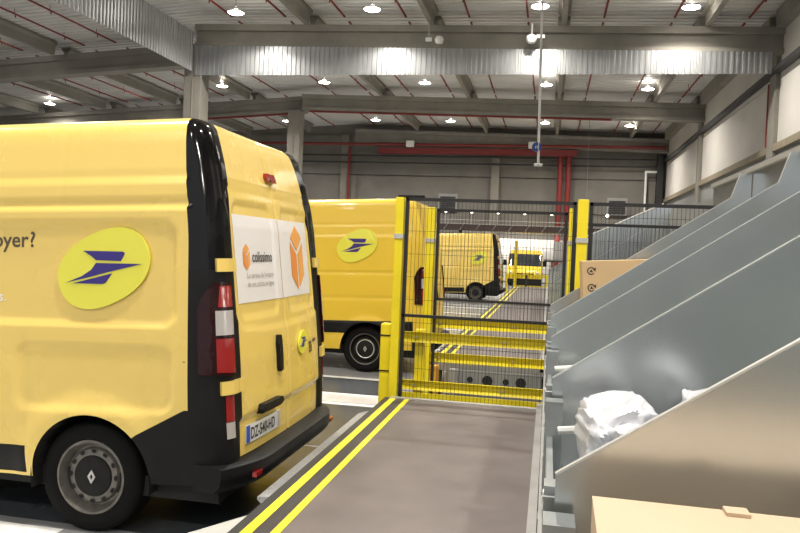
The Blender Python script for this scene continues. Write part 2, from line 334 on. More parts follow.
for i in range(12):
    x = -12.9+i*1.62; MB().tube((x, -.38, 3.5), (x, -.38, 4.25), .022, 6).build('lamp_post', 'frame_grey', t); MB().lathe([(0, -.09), (.085, -.05), (.085, .05), (0, .09)], 10, (x, -.38, 4.3), 'z').build('lamp_head', 'tiny_on', t)
for i in range(20):
    x = -13.5+i*1.0; MB().tube((x, -.43, 3.18), (x+.22, -.43, 3.5), .02, 5).build('brace', 'frame_grey', t)
for x in (-13, -5.5, 2.5, 6): box('support_leg', (x-.1, -.1, 0), (x+.1, .1, 3.15), 'dark_steel', t)
for x, y, lb in ((-6.6, 47.85, 'dark grey wall vent above the gantry, behind the van fence'), (4.0, 47.85, 'dark grey wall vent above the gantry, right of the fence post')):
    t = thing('wall_vent', lb, 'vent', (x, y, 4.55), 0, 'back wall vents'); MB().box((-.62, -.06, -.1), (.62, .1, .98)).build('frame', 'frame_grey', t)
    for k in range(6): MB().box((-.5, -.12, .0+k*.14), (.5, -.05, .1+k*.14)).build('louvre', 'dark_steel', t)
t = thing('dock_door', 'bright white sectional door low on the back wall under the gantry', 'door', (-1, 47.9, 0))
for k in range(5): box('door_panel', (-2.3, -.06, .05+k*.55), (2.6, .05, .57+k*.55), 'white', t)
ld = bpy.data.lights.new('under_gantry_light', 'AREA'); ld.shape = 'RECTANGLE'; ld.size = 9; ld.size_y = .12; ld.energy = 160; ld.color = (1, .97, .92)
tt = thing('tube_lamp', 'long tube lamp under the gantry before the white door', 'lamp', (-1, 46.2, 3.09)); MB().box((-4.5, -.07, -.02), (4.5, .07, .05)).build('housing', 'white', tt)
lo = bpy.data.objects.new('under_gantry_light', ld); COL.objects.link(lo); lo.parent = tt; lo.location = (0, 0, -.04); lo.rotation_euler = (R(25), 0, 0)

# ================================================================== PLATFORMS
PZ = .48
def platform(label, ya, yb, end_far):
    t = thing('loading_platform', label, 'platform', (0, 0, 0))
    box('deck', (-1.33, ya, PZ-.10), (-.003, yb, PZ-.006), 'frame_grey', t)
    box('deck_mat', (-1.125, ya+.03, PZ-.006), (-.045, yb-.05, PZ), 'mat_', t)
    box('tread_strip', (-1.235, ya+.03, PZ-.006), (-1.155, yb-.02, PZ+.001), 'tread', t)
    box('edge_stripe', (-1.285, ya+.03, PZ-.006), (-1.235, yb-.02, PZ+.003), 'stripe', t); box('edge_stripe', (-1.157, ya+.03, PZ-.006), (-1.117, yb-.02, PZ+.003), 'stripe', t)
    box('edge_profile', (-1.34, ya, PZ-.14), (-1.288, yb, PZ-.001), 'dark_steel', t)
    box('end_trim', (-1.29, yb-.05, PZ-.02), (-.003, yb, PZ+.012), 'chute_edge', t)
    box('side_kerb', (-.045, ya, PZ-.05), (-.002, yb, PZ+.05), 'frame_grey', t)
    n = max(2, int((yb-ya)/2.2))
    for k in range(n+1):
        y = ya+.1+(yb-ya-.2)*k/n
        for x in (-1.22, -.15): box('leg', (x-.04, y-.04, 0), (x+.04, y+.04, PZ-.1), 'dark_steel', t)
    return t
p1 = platform('grey brown walkway platform with yellow edge stripes in the foreground', -1.0, 6.26, True)
p2 = platform('farther walkway platform with yellow edge stripes behind the guard rails', 8.55, 30.1, False)
fp = box('front_panel', (-1.05, 8.50, .10), (-.02, 8.545, .40), 'low_wall', p2)
for x, r_ in ((-.83, .035), (-.63, .06), (-.42, .035), (-.25, .06)):
    MB().tube((x, 8.49, .30), (x, 8.51, .30), r_, 16).build('hole', 'dark', fp)
box('support_post', (-1.06, 8.38, 0), (-.97, 8.47, .42), 'frame_grey', p2)
o = box('amber_bollard', (-1.28, 8.3, 0), (-1.18, 8.42, .46), 'orange_post', bevel=.01); one(o, 'amber post at the corner of the farther platform', 'post')
# dock bumper strip beside near van
t = thing('dock_leveller', 'galvanised ribbed dock strip below the near van bumper', 'dock leveller', (0, 0, 0))
m_ = MB(); m_.add([(-1.53, 3.86, .355), (-1.43, 3.80, .385), (-1.43, 6.1, .385), (-1.53, 6.1, .355), (-1.53, 3.86, .34), (-1.43, 3.80, .30), (-1.43, 6.1, .30), (-1.53, 6.1, .34)], [(0, 1, 2, 3), (4, 7, 6, 5), (0, 4, 5, 1), (1, 5, 6, 2), (2, 6, 7, 3), (3, 7, 4, 0)])
m_.build('lip_plate', 'rib_galv', t)
box('carrier', (-1.47, 3.86, .02), (-1.39, 6.1, .30), 'dark_steel', t)
o = MB().prism([(-1.342, 3.28), (-1.342, 1.2), (-1.9, 1.2), (-1.9, 2.32)], 'z', .455, .475).prism([(-1.342, 3.1), (-1.342, 1.2), (-1.4, 1.2), (-1.4, 3.0)], 'z', 0, .455).build('corner_plate', 'grey_box'); one(o, 'pale grey corner plate beside the walkway at bottom left', 'plate')

# ================================================================== FENCES
def post(x, y, h, label, w=.055, base=0):
    t = thing('fence_post', label, 'fence post', (x, y, base), 0, 'yellow fence posts')
    MB().box((-w, -w, 0), (w, w, h-base)).build('upright', 'safety', t, bevel=.006)
    MB().box((-.09, -.09, 0), (.09, .09, .012)).build('base_plate', 'safety', t)
    MB().box((-w-.005, -w-.008, h-base-.36), (w+.006, w+.008, h-base-.32)).build('clamp', 'silver', t)
    return t
def fence(x0, x1, y, z0, z1, label, mids=(1.27,), pitch=.033):
    t = thing('mesh_fence', label, 'fence', (x0, y, z0))
    L = x1-x0; H = z1-z0; r = .014; f = MB()
    f.box((0, -r, 0), (.028, r, H)).box((L-.028, -r, 0), (L, r, H)).box((0, -r, H-.028), (L, r, H)).box((0, -r, 0), (L, r, .028))
    for mz in mids: f.box((0, -r, mz-z0-.013), (L, r, mz-z0+.013))
    f.build('frame', 'wire', t)
    g = MB(); k = pitch
    while k < L-.02: g.box((k-.0014, -.0014, .01), (k+.0014, .0014, H-.01)); k += pitch
    k = .1
    while k < H-.02: g.box((.01, -.004, k-.0014), (L-.01, -.0012, k+.0014)); k += .2
    tag(g.build('wire_mesh', 'wire', t), kind='stuff')
    return t
NY, FY = 6.36, 7.55
post(-1.292, NY, 2.22, 'near yellow fence post at the left, beside the end of the walkway', .037)
post(.262, NY, 2.24, 'near yellow fence post at the right, by the marked cardboard box', .043)
fence(-1.245, .21, NY, .43, 2.22, 'near black mesh fence panel between the yellow posts', (1.19,))
fence(.315, 1.45, NY, 1.0, 2.22, 'black mesh fence panel right of the near right post', ())
post(-1.205, FY, 2.21, 'farther yellow fence post at left, behind the near mesh', .045)
post(.202, FY, 2.24, 'farther slim yellow fence post at right, behind the near mesh', .022)
fence(-1.145, .165, FY, .12, 2.20, 'farther black mesh fence panel seen through the near one')
fence(.245, 1.4, FY, 1.2, 2.10, 'farther black mesh fence panel right of the slim post', ())
def rail(x0, x1, y, z, h, label):
    t = thing('guard_rail', label, 'guard rail', (0, y, z), 0, 'yellow guard rails')
    MB().prism([(-.045, -h/2), (-.02, -h/2), (.012, -h/2+.02), (.012, h/2-.02), (-.02, h/2), (-.045, h/2), (-.03, h/2-.015), (-.008, h/2-.03), (-.008, -h/2+.03), (-.03, -h/2+.015)], 'x', x0, x1).build('beam', 'safety', t)
    for x in (x0+.12, x1-.35): MB().tube((x, -.05, 0), (x, -.0, 0), .010, 8).build('bolt', 'silver', t)
rail(-1.24, .0, NY+.10, .998, .09, 'upper yellow guard rail on the near fence')
rail(-1.24, .0, NY+.10, .573, .085, 'lower yellow guard rail on the near fence')
rail(-1.2, .03, FY+.091, 1.02, .10, 'upper yellow guard rail on the farther fence')
rail(-1.2, .03, FY+.091, .66, .10, 'lower yellow guard rail on the farther fence')
o = box('toe_board', (-1.24, NY+.05, .45), (-.0, NY+.08, .505), 'safety'); one(o, 'low yellow toe board at the end of the walkway', 'toe board')
o = box('rail_support', (-1.135, NY+.113, 0), (-1.05, NY+.19, 1.06), 'safety', bevel=.006); one(o, 'short yellow upright carrying the near guard rails', 'post')
t = thing('yellow_guard_box', 'square yellow guard post with black straps left of the fence', 'guard post', (-1.395, 6.57, 0))
MB().box((-.065, -.06, 0), (.06, .06, 1.09)).build('body', 'safety', t, bevel=.012)
for z in (.98, .66): MB().box((-.07, -.066, z), (.064, .066, z+.012)).build('strap', 'wire', t)
# far end of platform 2
post(-1.31, 30.22, 2.32, 'small distant yellow fence post at the end of the farther walkway', .06)
t = thing('end_gate', 'black and yellow end barrier across the farther walkway', 'barrier', (0, 30.4, 0))
box('top_rail', (-1.7, -.04, .86), (.0, .04, .98), 'safety', t); box('kick_panel', (-1.25, -.03, .52), (-.25, .03, .80), 'dark', t); box('bottom_rail', (-1.3, -.04, .46), (-.02, .04, .53), 'safety', t)
for x in (-1.66, -.85, -.04): box('upright', (x-.04, -.045, 0), (x+.04, .045, .95), 'safety' if x != -.85 else 'dark_steel', t)

# ================================================================== CHUTES
SL, ZE, X0 = .68, 1.36, .03
XK, ZK, XT, ZTOP = 1.375, 2.275, 1.435, 2.465
def zchute(x): return ZE+SL*(x-X0)
def divider(y, parent, guard=False):
    pts = [(X0, 1.03), (X0, ZE), (XK, zchute(XK)), (XT, ZTOP), (1.52, ZTOP), (1.52, 1.9), (.93, 1.03)]
    d = MB().prism(pts, 'y', y-.0025, y+.0025).build('divider_panel', 'chute', parent)
    e = MB()
    for (a, b) in (((X0, ZE), (XK, zchute(XK))), ((XK, zchute(XK)), (XT, ZTOP))):
        n = Vector((-(b[1]-a[1]), 0, b[0]-a[0])).normalized()*.002
        a3, b3 = Vector((a[0], y, a[1])), Vector((b[0], y, b[1]))
        vs = []
        for p in (a3, b3): vs += [p+Vector((0, -.0035, 0))-n, p+Vector((0, .009, 0))-n, p+Vector((0, .009, 0))+n, p+Vector((0, -.0035, 0))+n]
        e.add(vs, [(0, 1, 2, 3), (7, 6, 5, 4), (0, 4, 5, 1), (1, 5, 6, 2), (2, 6, 7, 3), (3, 7, 4, 0)])
    e.build('folded_edge', 'chute_edge', d)
def chute(y0, y1, label):
    t = thing('parcel_chute', label, 'chute', (0, 0, 0), 0, 'sloping steel parcel chutes')
    MB().prism([(X0+.01, 1.05), (.92, 1.05), (1.5, 1.90), (1.5, 1.89), (.925, 1.042), (X0+.01, 1.042)], 'y', y0+.004, y1-.004).build('floor_plate', 'chute', t)
    divider(y0, t)
    box('end_plate', (X0-.012, y0+.06, .94), (X0+.006, y1-.06, ZE-.17), 'galv', t)
    box('end_bracket', (X0-.02, y1-.10, ZE-.36), (X0+.035, y1-.03, ZE-.06), 'galv', t)
    box('end_bracket', (X0-.02, y0+.02, ZE-.36), (X0+.02, y0+.07, ZE-.03), 'galv', t)
    MB().tube((X0+.02, y1-.18, ZE-.13), (X0+.13, y1-.18, ZE-.115), .012, 8).build('stop_roller', 'chute_edge', t)
    for dz in (-.05, -.16, -.27):
        MB().tube((X0-.022, y0+.03, ZE+dz), (X0+.02, y0+.03, ZE+dz), .011, 8).build('bolt', 'silver', t)
    return t
DY = [.16, 1.385, 2.48, 3.74, 4.97, 6.2]
clab = ['nearest steel parcel chute, holding the big cardboard box', 'steel parcel chute holding the white plastic mail bags', 'third steel parcel chute from the camera, empty', 'fourth steel parcel chute from the camera, empty', 'fifth steel parcel chute, holding the marked brown box']
for i in range(5):
    c = chute(DY[i], DY[i+1], clab[i])
divider(DY[5], c)
t = thing('chute_base', 'grey sheet metal base wall under the near row of chutes', 'base wall', (0, 0, 0))
box('side_wall', (.012, -.4, 0), (.028, 6.24, .92), 'frame_grey', t)
for y in DY: box('rib', (.0, y-.03, .5), (.012, y+.03, .90), 'frame_grey', t)
box('top_lip', (.002, -.4, .92), (.05, 6.24, .935), 'frame_grey', t)
t = thing('parcel_sorter', 'long grey parcel sorter body above the tops of the chutes', 'sorter', (0, 0, 0))
box('side_sheet', (1.525, -1.5, 1.6), (1.55, 7.6, 2.475), 'chute', t); box('cap_rail', (1.50, -1.5, 2.475), (1.58, 7.6, 2.515), 'chute_edge', t)
box('body', (1.56, -1.5, 1.9), (3.2, 26, 2.40), 'low_wall', t)
box('end_sheet', (1.53, 7.57, 1.2), (3.0, 7.6, 2.45), 'chute', t)
for y in (0, 4, 8, 12, 16, 20, 24):
    for x in (1.8, 3.0): box('leg', (x-.06, y-.06, 0), (x+.06, y+.06, 1.95), 'dark_steel', t)
# second bank
bank2 = [10.1+1.22*i for i in range(12)]
for i in range(11):
    c = chute(bank2[i], bank2[i+1], f'steel parcel chute beyond the fences, {ORD[i]} of the far row')
    if i == 0:
        g = MB().prism([(.2, zchute(.2)), (.2, 1.90), (1.43, 2.49), (1.52, 2.50), (1.52, 2.4), (XK, zchute(XK))], 'y', bank2[0]-.006, bank2[0]-.001).build('guard_plate', 'chute', c)
        m_ = MB(); m_.tube((.2, bank2[0], 1.905), (1.43, bank2[0], 2.495), .012, 6); m_.build('guard_edge', 'chute_edge', g)
t = thing('chute_base', 'grey base wall under the far row of chutes', 'base wall', (0, 0, 0))
box('side_wall', (.012, 9.9, 0), (.028, 23.6, .92), 'frame_grey', t); box('rib', (.0, 9.9, .5), (.012, 9.98, .9), 'frame_grey', t)

# ================================================================== PARCELS
def carton(name, label, loc, size, rot, m, marks=()):
    t = thing(name, label, 'box', loc); t.rotation_euler = rot
    a, b, c = size[0]/2, size[1]/2, size[2]
    bd = MB().box((-a, -b, 0), (a, b, c-.003)).build('carton', m, t, bevel=.004)
    MB().box((-a, -b, c-.003), (a, -.002, c)).build('flap', m, t); MB().box((-a, .002, c-.003), (a, b, c)).build('flap', m, t)
    return t, (a, b, c)
t, (a, b, c) = carton('cardboard_box', 'large pale cardboard box in the nearest chute at bottom right', (.472, .96, 1.055), (.78, .56, .315), (0, 0, R(-1)), 'card_pale')
m_ = MB().box((-.19, b-.03, c), (-.155, b+.002, c+.006)); m_.build('raised_flap_tab', 'card_pale', t)
for k in range(7): MB().box((-.3+k*.055, -.14+.01*(k % 3), c), (-.27+k*.055, -.06, c+.0008)).build('faint_print', 'faint', t)
t, (a, b, c) = carton('cardboard_box', 'brown cardboard box with circular arrow marks by right fence post', (.595, 5.68, 1.075), (.63, .50, .68), (0, R(-4), 0), 'card')
for (px, pz) in ((-.255, .61), (-.255, .49)):
    m_ = MB(); n = 20; vs = []; fs = []
    for i in range(n+1):
        an = R(40+280*i/n)
        for r_ in (.020, .028): vs.append((px+r_*math.cos(an), -b-.001, pz+r_*math.sin(an)))
    fs = [(2*i, 2*i+1, 2*i+3, 2*i+2) for i in range(n)]
    m_.add(vs, fs); m_.add([(px+.012, -b-.001, pz+.012), (px+.035, -b-.001, pz+.024), (px+.03, -b-.001, pz-.004)], [(0, 1, 2)])
    m_.add([(px-.012, -b-.001, pz-.008), (px+.014, -b-.001, pz-.008), (px+.0, -b-.001, pz+.012)], [(0, 1, 2)])
    m_.build('recycling_mark', 'ink', t)
def bag(label, loc, size, rz, seed, ry=0.):
    t = thing('mail_bag', label, 'mail bag', loc, rz, 'white plastic mail bags'); t.rotation_euler = (0, ry, rz)
    bm = bmesh.new(); bmesh.ops.create_icosphere(bm, subdivisions=5, radius=1)
    sd = Vector((seed*3.1, seed*1.7, seed*.9))
    for v in bm.verts:
        p = v.co.copy(); q = Vector([math.copysign(abs(k)**.55, k) for k in p])
        d = abs(noise.noise(p*1.5+sd))*.26+abs(noise.noise(p*3.1+sd))*.17+abs(noise.noise(p*7+sd))*.06
        q *= 1.02-d
        v.co = Vector((q.x*size[0], q.y*size[1], (q.z*size[2])))
    me = bpy.data.meshes.new('film'); bm.to_mesh(me); bm.free(); me.materials.append(M['bag'])
    for p in me.polygons: p.use_smooth = True
    me.set_sharp_from_angle(angle=R(45))
    f = link('film', me, t); return t, f
bg, film = bag('white crumpled plastic mail bag at the foot of the chute', (.228, 2.06, 1.215), (.118, .25, .172), R(6), 2.3, R(-14))
bag('second white mail bag partly hidden behind the chute divider', (.46, 2.12, 1.235), (.085, .22, .185), R(-8), 5.1, R(-10))
def film_top(x, y): return max((v.co.z for v in film.data.vertices if abs(v.co.x-x) < .012 and abs(v.co.y-y) < .016), default=.12)
for k in range(6):
    x = .0+k*.011; z0, z1 = film_top(x, -.11), film_top(x, -.02)
    MB().add([(x, -.11, z0+.001), (x+.005, -.11, z0+.001), (x+.005, -.02, z1+.001), (x, -.02, z1+.001), (x, -.11, z0-.004), (x+.005, -.11, z0-.004), (x+.005, -.02, z1-.004), (x, -.02, z1-.004)], [(0, 1, 2, 3), (4, 7, 6, 5), (0, 4, 5, 1), (1, 5, 6, 2), (2, 6, 7, 3), (3, 7, 4, 0)]).build('barcode_bar', 'grey_ink', bg)
# workstation far right
t = thing('packing_station', 'distant workstation shelf with dark top beside the farther walkway', 'workstation', (.25, 28.2, 0))
box('shelf', (-.42, -.3, 1.54), (.45, .3, 1.60), 'dark_steel', t); box('leg', (-.18, -.05, 0), (-.10, .05, 1.54), 'frame_grey', t); box('leg', (.3, -.05, 0), (.38, .05, 1.54), 'frame_grey', t)
o = MB().box((-.2, 28.0, 1.60), (.12, 28.3, 1.95)).box((-.17, 27.99, 1.63), (.09, 28.0, 1.92)).build('screen_box', 'white', bevel=.01); one(o, 'white square unit on the distant workstation shelf', 'machine')
o = MB().box((.16, 28.0, 1.60), (.5, 28.35, 2.3)).box((.20, 27.985, 1.7), (.46, 28.0, 2.2)).build('control_cabinet', 'grey_box', bevel=.01); one(o, 'grey control cabinet on the distant workstation shelf', 'cabinet')
for x, z, s, lb in ((.12, .48, .4, 'lower brown carton stacked beside the distant workstation'), (.14, .88, .36, 'upper brown carton stacked beside the distant workstation')):
    carton('carton', lb, (x+.2, 26.6, z-.02), (s, s, .39), (0, 0, .1), 'card')
o = box('carton_stand', (.05, 26.3, 0), (.6, 26.9, .46), 'dark_steel'); one(o, 'dark stand under the stacked distant cartons', 'stand')
# ================================================================== VANS
TILT = R(2.2); CT, ST = math.cos(TILT), math.sin(TILT)
WB0, WB1, WR = 1.05, 4.15, .33
AR0, AR1 = 1.005, 4.12
def body(p):
    """van local (u forward from the rear bumper, w towards driver side, z) -> object space, tail slightly raised"""
    u, w_, z = p; z += .045*sstep(2.11, 2.40, z); du = u-1.05
    return Vector((-(1.05+du*CT+z*ST), -w_, z*CT-du*ST))
W_TAB = [(.30, .93), (.45, .955), (.70, .972), (.95, .975), (1.2, .972), (1.5, .966), (1.85, .957), (1.93, .955), (1.95, .938), (2.09, .928), (2.11, .918), (2.30, .888), (2.36, .872), (2.395, .848), (2.415, .815), (2.43, .75), (2.44, .60), (2.45, .35), (2.453, .08)]
W_SM = [e for e in W_TAB if not 1.9 < e[0] < 2.12]
UC = [(.3, .12), (.4, .11), (.6, .107), (1.0, .122), (1.34, .149), (1.83, .19), (2.0, .222), (2.17, .275), (2.3, .32), (2.38, .36), (2.415, .40), (2.43, .50), (2.44, .8), (2.45, 1.2), (2.453, 1.5)]
UK = [(.3, .15), (.6, .145), (1.0, .155), (1.34, .175), (1.83, .215), (2.0, .232), (2.2, .27), (2.36, .325), (2.40, .355), (2.415, .38), (2.43, .45), (2.44, .65), (2.45, .9), (2.453, 1.2)]
UF = [(.3, 5.1), (.6, 5.2), (.85, 5.17), (1.0, 5.05), (1.1, 4.88), (1.2, 4.55), (1.26, 4.42), (1.95, 3.75), (2.05, 3.62), (2.2, 3.35), (2.35, 2.95), (2.415, 2.7), (2.43, 2.5), (2.44, 2.2), (2.45, 1.9), (2.453, 1.7)]
def rrect(u, z, u0, u1, z0, z1, r):
    cx, cz = (u0+u1)/2, (z0+z1)/2; qx, qz = abs(u-cx)-(u1-u0)/2+r, abs(z-cz)-(z1-z0)/2+r
    return math.hypot(max(qx, 0), max(qz, 0))+min(max(qx, qz), 0)-r
def groove(x, c, wd): return max(0, 1-abs(x-c)/wd)
def side_feat_a(u, z):
    d = 0
    d -= .016*groove(z, 1.955, .028)+.009*groove(z, 2.11, .022)
    s = rrect(u, z, .445, 3.2, 1.245, 1.85, .09)
    s = max(s, ((.62-u)*.65+(1.30-z)*.76)*.0+s)
    d -= .019*(1-sstep(-.024, .0, s))
    s2 = rrect(u, z, .47, 1.5, .74, 1.13, .08)
    d -= .015*(1-sstep(-.03, .0, s2))
    for wu in (AR0, AR1):
        rr = math.hypot(u-wu, z-.33); d += .018*(1-sstep(.42, .56, rr))
    if z < 2.4: d -= .006*groove(u, 1.43 if z < 1.2 else 1.31 if z < 1.95 else 1.2, .012)
    d -= .006*groove(u, 3.25, .012)*(z < 2.0)
    return d
def side_feat_b(u, z):
    d = -.012*groove(z, 2.10, .02)-.014*groove(z, 1.42, .022)-.014*groove(z, 1.06, .022)
    for wu in (AR0, AR1):
        rr = math.hypot(u-wu, z-.33); d += .018*(1-sstep(.42, .5, rr))
    d += .012*(sstep(.55, .57, z)-sstep(.72, .74, z))
    return d
def rear_feat(w_, z):
    aw = abs(w_); d = 0   # positive = forward (recess)
    d += .008*groove(aw, 0, .010)
    s = rrect(aw, z, .09, .70, 1.26, 1.99, .08); d += .012*(1-sstep(-.022, .0, s))
    s = rrect(aw, z, -.77, .77, 1.17+.05*(aw/.77)**2, 2.09, .10); d += .011*(1-sstep(-.022, .0, s))
    d += .022*(1-sstep(.675, .70, z))*(1-sstep(.74, .80, aw))
    s = rrect(aw, z, -.8, .8, .3, 2.10, .14); d += .006*groove(s, 0, .014)
    return d
def rear_u(w_, z):
    uc, uk = lerp_tab(UC, z), lerp_tab(UK, z); k = min(1, abs(w_)/.84)
    return uc+(uk-uc)*k**3+rear_feat(w_, z)
def make_van(kind):
    """returns list of meshes: body regions"""
    sf = side_feat_a if kind == 'a' else side_feat_b
    zs = [.33, .35, .375, .40, .43, .46, .49, .515]+[.54+.022*i for i in range(81)]
    zs = [z for z in zs if z < 2.31]+[2.33, 2.36, 2.38, 2.395, 2.407, 2.415, 2.423, 2.43, 2.436, 2.44, 2.446, 2.45, 2.453]
    fixed = [.375+.0225*i for i in range(int((1.6-.375)/.0225)+1)]
    fixed = fixed+[fixed[-1]+.035*i for i in range(1, 65)]
    rows = []; infos = []
    for z in zs:
        W = lerp_tab(W_TAB, z); uf = lerp_tab(UF, z); uk = lerp_tab(UK, z)
        hi = z > 2.415
        rw = min(.125, W*.6); wr_ = lerp_tab(W_SM, z)-rw
        side = []
        lean = .055*sstep(1.7, 2.41, z)
        ua = max(.37+lean, uk+.02)
        fx = [max(ua+.002*i, min(u+lean*max(0, 1-(u-.375)/.8), uf-.36+.0005*i)) for i, u in enumerate(fixed)]
        Ws = lerp_tab(W_SM, z)
        fend = uf-.30
        for i, u in enumerate(fx): side.append((u, z))
        last = fx[-1]
        for i in range(1, 25): side.append((last+(max(fend, last+.002)-last)*i/24, z))
        row = []; info = []
        # driver side from front to rear
        def sp(u, z):
            if kind in 'ab' and z < .8:
                for wu in (AR0, AR1):
                    dx, dz = u-wu, z-.335; rr = math.hypot(dx, dz)
                    if abs(rr-.385) < .016 and rr > 0: return wu+dx*.385/rr, .335+dz*.385/rr
            return u, z
        def warp(u, z):
            if kind == 'a' and u < .9 and .50 < z < .86:
                zl = .77-max(0, min(u, .74)-.40)*.52; dl = (zl-.65)*(1-sstep(.74, .9, u))
                z += dl*((z-.5)/.15 if z < .65 else (.86-z)/.21)
            return u, z
        def sidepts(sgn):
            out = []
            for (u, zz) in side:
                u2_, z2 = sp(*warp(u, zz)); W2 = lerp_tab(W_TAB, z2)
                out.append(((u2_, sgn*(W2+(0 if hi else sf(u2_, z2))), z2), ('side', sgn)))
            return out
        if z < .80: pass
        A = sidepts(1)[::-1]; B = sidepts(-1)
        rear = []
        n = 9
        for i in range(1, n):
            a = math.pi/2*i/n; rear.append(((ua-(ua-rear_u(wr_, z))*math.sin(a)**1.0 if False else rear_u(wr_, z)+(ua-rear_u(wr_, z))*(1-math.sin(a)), wr_+rw*math.cos(a), z), ('corner', 1)))
        fr_ = [1, .963, .926]+[.89-1.78*i/88 for i in range(89)]+[-.926, -.963, -1]
        for q_ in fr_:
            w_ = wr_*q_; rear.append(((rear_u(w_, z), w_, z), ('rear', w_)))
        for i in range(n-1, 0, -1):
            a = math.pi/2*i/n; rear.append(((rear_u(wr_, z)+(ua-rear_u(wr_, z))*(1-math.sin(a)), -(wr_+rw*math.cos(a)), z), ('corner', -1)))
        front = []
        fl_ = side[-1][0]; depth = max(.02, uf-fl_)
        for i in range(1, 24):
            a = -math.pi/2+math.pi*i/24
            w_ = W*math.copysign(abs(math.sin(a))**.55, math.sin(a)); front.append(((fl_+depth*(math.cos(a)**.75), w_, z), ('front', w_)))
        for p, q in A+rear+B+front: row.append(p); info.append(q)
        rows.append(row); infos = info
    nC = len(rows[0]); verts = [p for r_ in rows for p in r_]
    regions = {}
    for j in range(len(zs)-1):
        for i in range(nC):
            i2 = (i+1) % nC; f = (j*nC+i, j*nC+i2, (j+1)*nC+i2, (j+1)*nC+i)
            c = [sum(verts[k][d] for k in f)/4 for d in range(3)]; u, w_, z = c; k0, k1 = infos[i][0], infos[i2][0]
            if min(math.hypot(u-AR0, z-.335), math.hypot(u-AR1, z-.335)) < .382 and z < .8 and abs(w_) > .8 and k0 != 'corner': continue
            reg = 'body_shell'; W = lerp_tab(W_TAB, z)
            rearish = k0 in ('corner', 'rear') or k1 == 'corner' or (k0 == 'side' and u < .377)
            if rearish:
                if k0 == 'rear' and k1 == 'rear' and abs(w_) < (lerp_tab(W_SM, z)-min(.125, W*.6))*(.889 if w_ > 0 else .825): reg = 'rear_door_near' if w_ > 0 else 'rear_door_far'
                elif z < 2.418: reg = 'corner_pillar_near' if w_ > 0 else 'corner_pillar_far'
                if z > 2.12 and reg.startswith('rear_door'): reg = 'body_shell'
                if z < .45 and not reg.startswith('corner'): reg = 'rear_sill'
                if reg.startswith('corner') and z < 1.57: reg = reg.replace('pillar', 'panel')
            elif k0 == 'side' and u < .76:
                lim = .77-max(0, min(u, .74)-.40)*.52
                if z < lim: reg = 'lower_cladding_near' if w_ > 0 else 'lower_cladding_far'
            elif k0 == 'side' and 1.44 < u < 3.7 and .35 < z < .515 and kind == 'a': reg = 'side_strip_near' if w_ > 0 else 'side_strip_far'
            if k0 == 'side' and u > 3.45 and 1.30 < z < 1.88 and u < lerp_tab(UF, z)-.42: reg = 'cab_window_near' if w_ > 0 else 'cab_window_far'
            if (k0 == 'front' or k1 == 'front') and 1.27 < z < 1.93 and abs(w_) < W*.95: reg = 'windscreen'
            if (k0 == 'front' or k1 == 'front') and z < .56: reg = 'front_bumper'
            if kind == 'b' and 'side' == k0 and .56 < z < .73: reg = 'side_strip_near' if w_ > 0 else 'side_strip_far'
            elif kind == 'b' and reg.startswith('lower_cladding'): reg = 'body_shell'
            regions.setdefault(reg, []).append(f)
    yel = 'van_yellow' if kind == 'a' else 'van_yellow_deep'
    mats = {'body_shell': yel, 'rear_door': yel, 'corner_pillar': 'gloss_black' if kind == 'a' else yel, 'corner_panel': 'plastic' if kind == 'a' else yel, 'lower_cladding': 'plastic', 'side_strip': 'plastic', 'cab_window': 'glass', 'windscreen': 'glass', 'front_bumper': 'plastic', 'rear_sill': 'plastic'}
    out = []
    for reg, fs in regions.items():
        base = reg.replace('_near', '').replace('_far', ''); used = sorted({k for f in fs for k in f}); ix = {k: n for n, k in enumerate(used)}
        me = mesh_of(base, [body(verts[k]) for k in used], [tuple(ix[k] for k in f) for f in fs], mats[base], True)
        out.append((base, me))
    return out
def side_pt(u, z, off=.003, feat=side_feat_a): return body((u, lerp_tab(W_TAB, z)+feat(u, z)+off, z))
def side_smooth(u, z, off): return body((u, lerp_tab(W_TAB, z)-.013+off, z))
def rear_pt(w_, z, off=.003):
    return body((rear_u(w_, z)-off, w_, z))
def patch(name, m, parent, fn, outline, off0, off1, n=1, sub=None):
    """raised flat shape following a van surface : outline polygon (2D), built as slab between offsets"""
    bm = bmesh.new()
    vs = [bm.verts.new((a, b, 0)) for a, b in outline]; bm.faces.new(vs)
    bmesh.ops.triangulate(bm, faces=bm.faces[:])
    if sub:
        for _ in range(sub): bmesh.ops.subdivide_edges(bm, edges=bm.edges[:], cuts=1, use_grid_fill=True)
    ret = bmesh.ops.extrude_face_region(bm, geom=bm.faces[:])
    top = {e for e in ret['geom'] if isinstance(e, bmesh.types.BMVert)}
    for v in bm.verts: v.co = fn(v.co.x, v.co.y, off1 if v in top else off0)
    bmesh.ops.recalc_face_normals(bm, faces=bm.faces)
    me = bpy.data.meshes.new(name); bm.to_mesh(me); bm.free(); me.materials.append(M[m]); return link(name, me, parent)
def decal_text(name, m, parent, fn, body_txt, size, x, z, sgn, off, sx=1., bold=.0, align='LEFT'):
    vs, fs = text_geo(body_txt, size, bold, align, sx)
    o = link(name, mesh_of(name, [fn(x+sgn*a, z+b, off) for a, b in vs], fs, m), parent); return o
def ellipse_pts(cu, cz, ra, rb, ang, n=48, p=2.25):
    out = []
    for i in range(n):
        t_ = 2*math.pi*i/n; a = ra*math.copysign(abs(math.cos(t_))**(2/p), math.cos(t_)); b = rb*math.copysign(abs(math.sin(t_))**(2/p), math.sin(t_))
        out.append((cu+a*math.cos(ang)-b*math.sin(ang), cz+a*math.sin(ang)+b*math.cos(ang)))
    return out
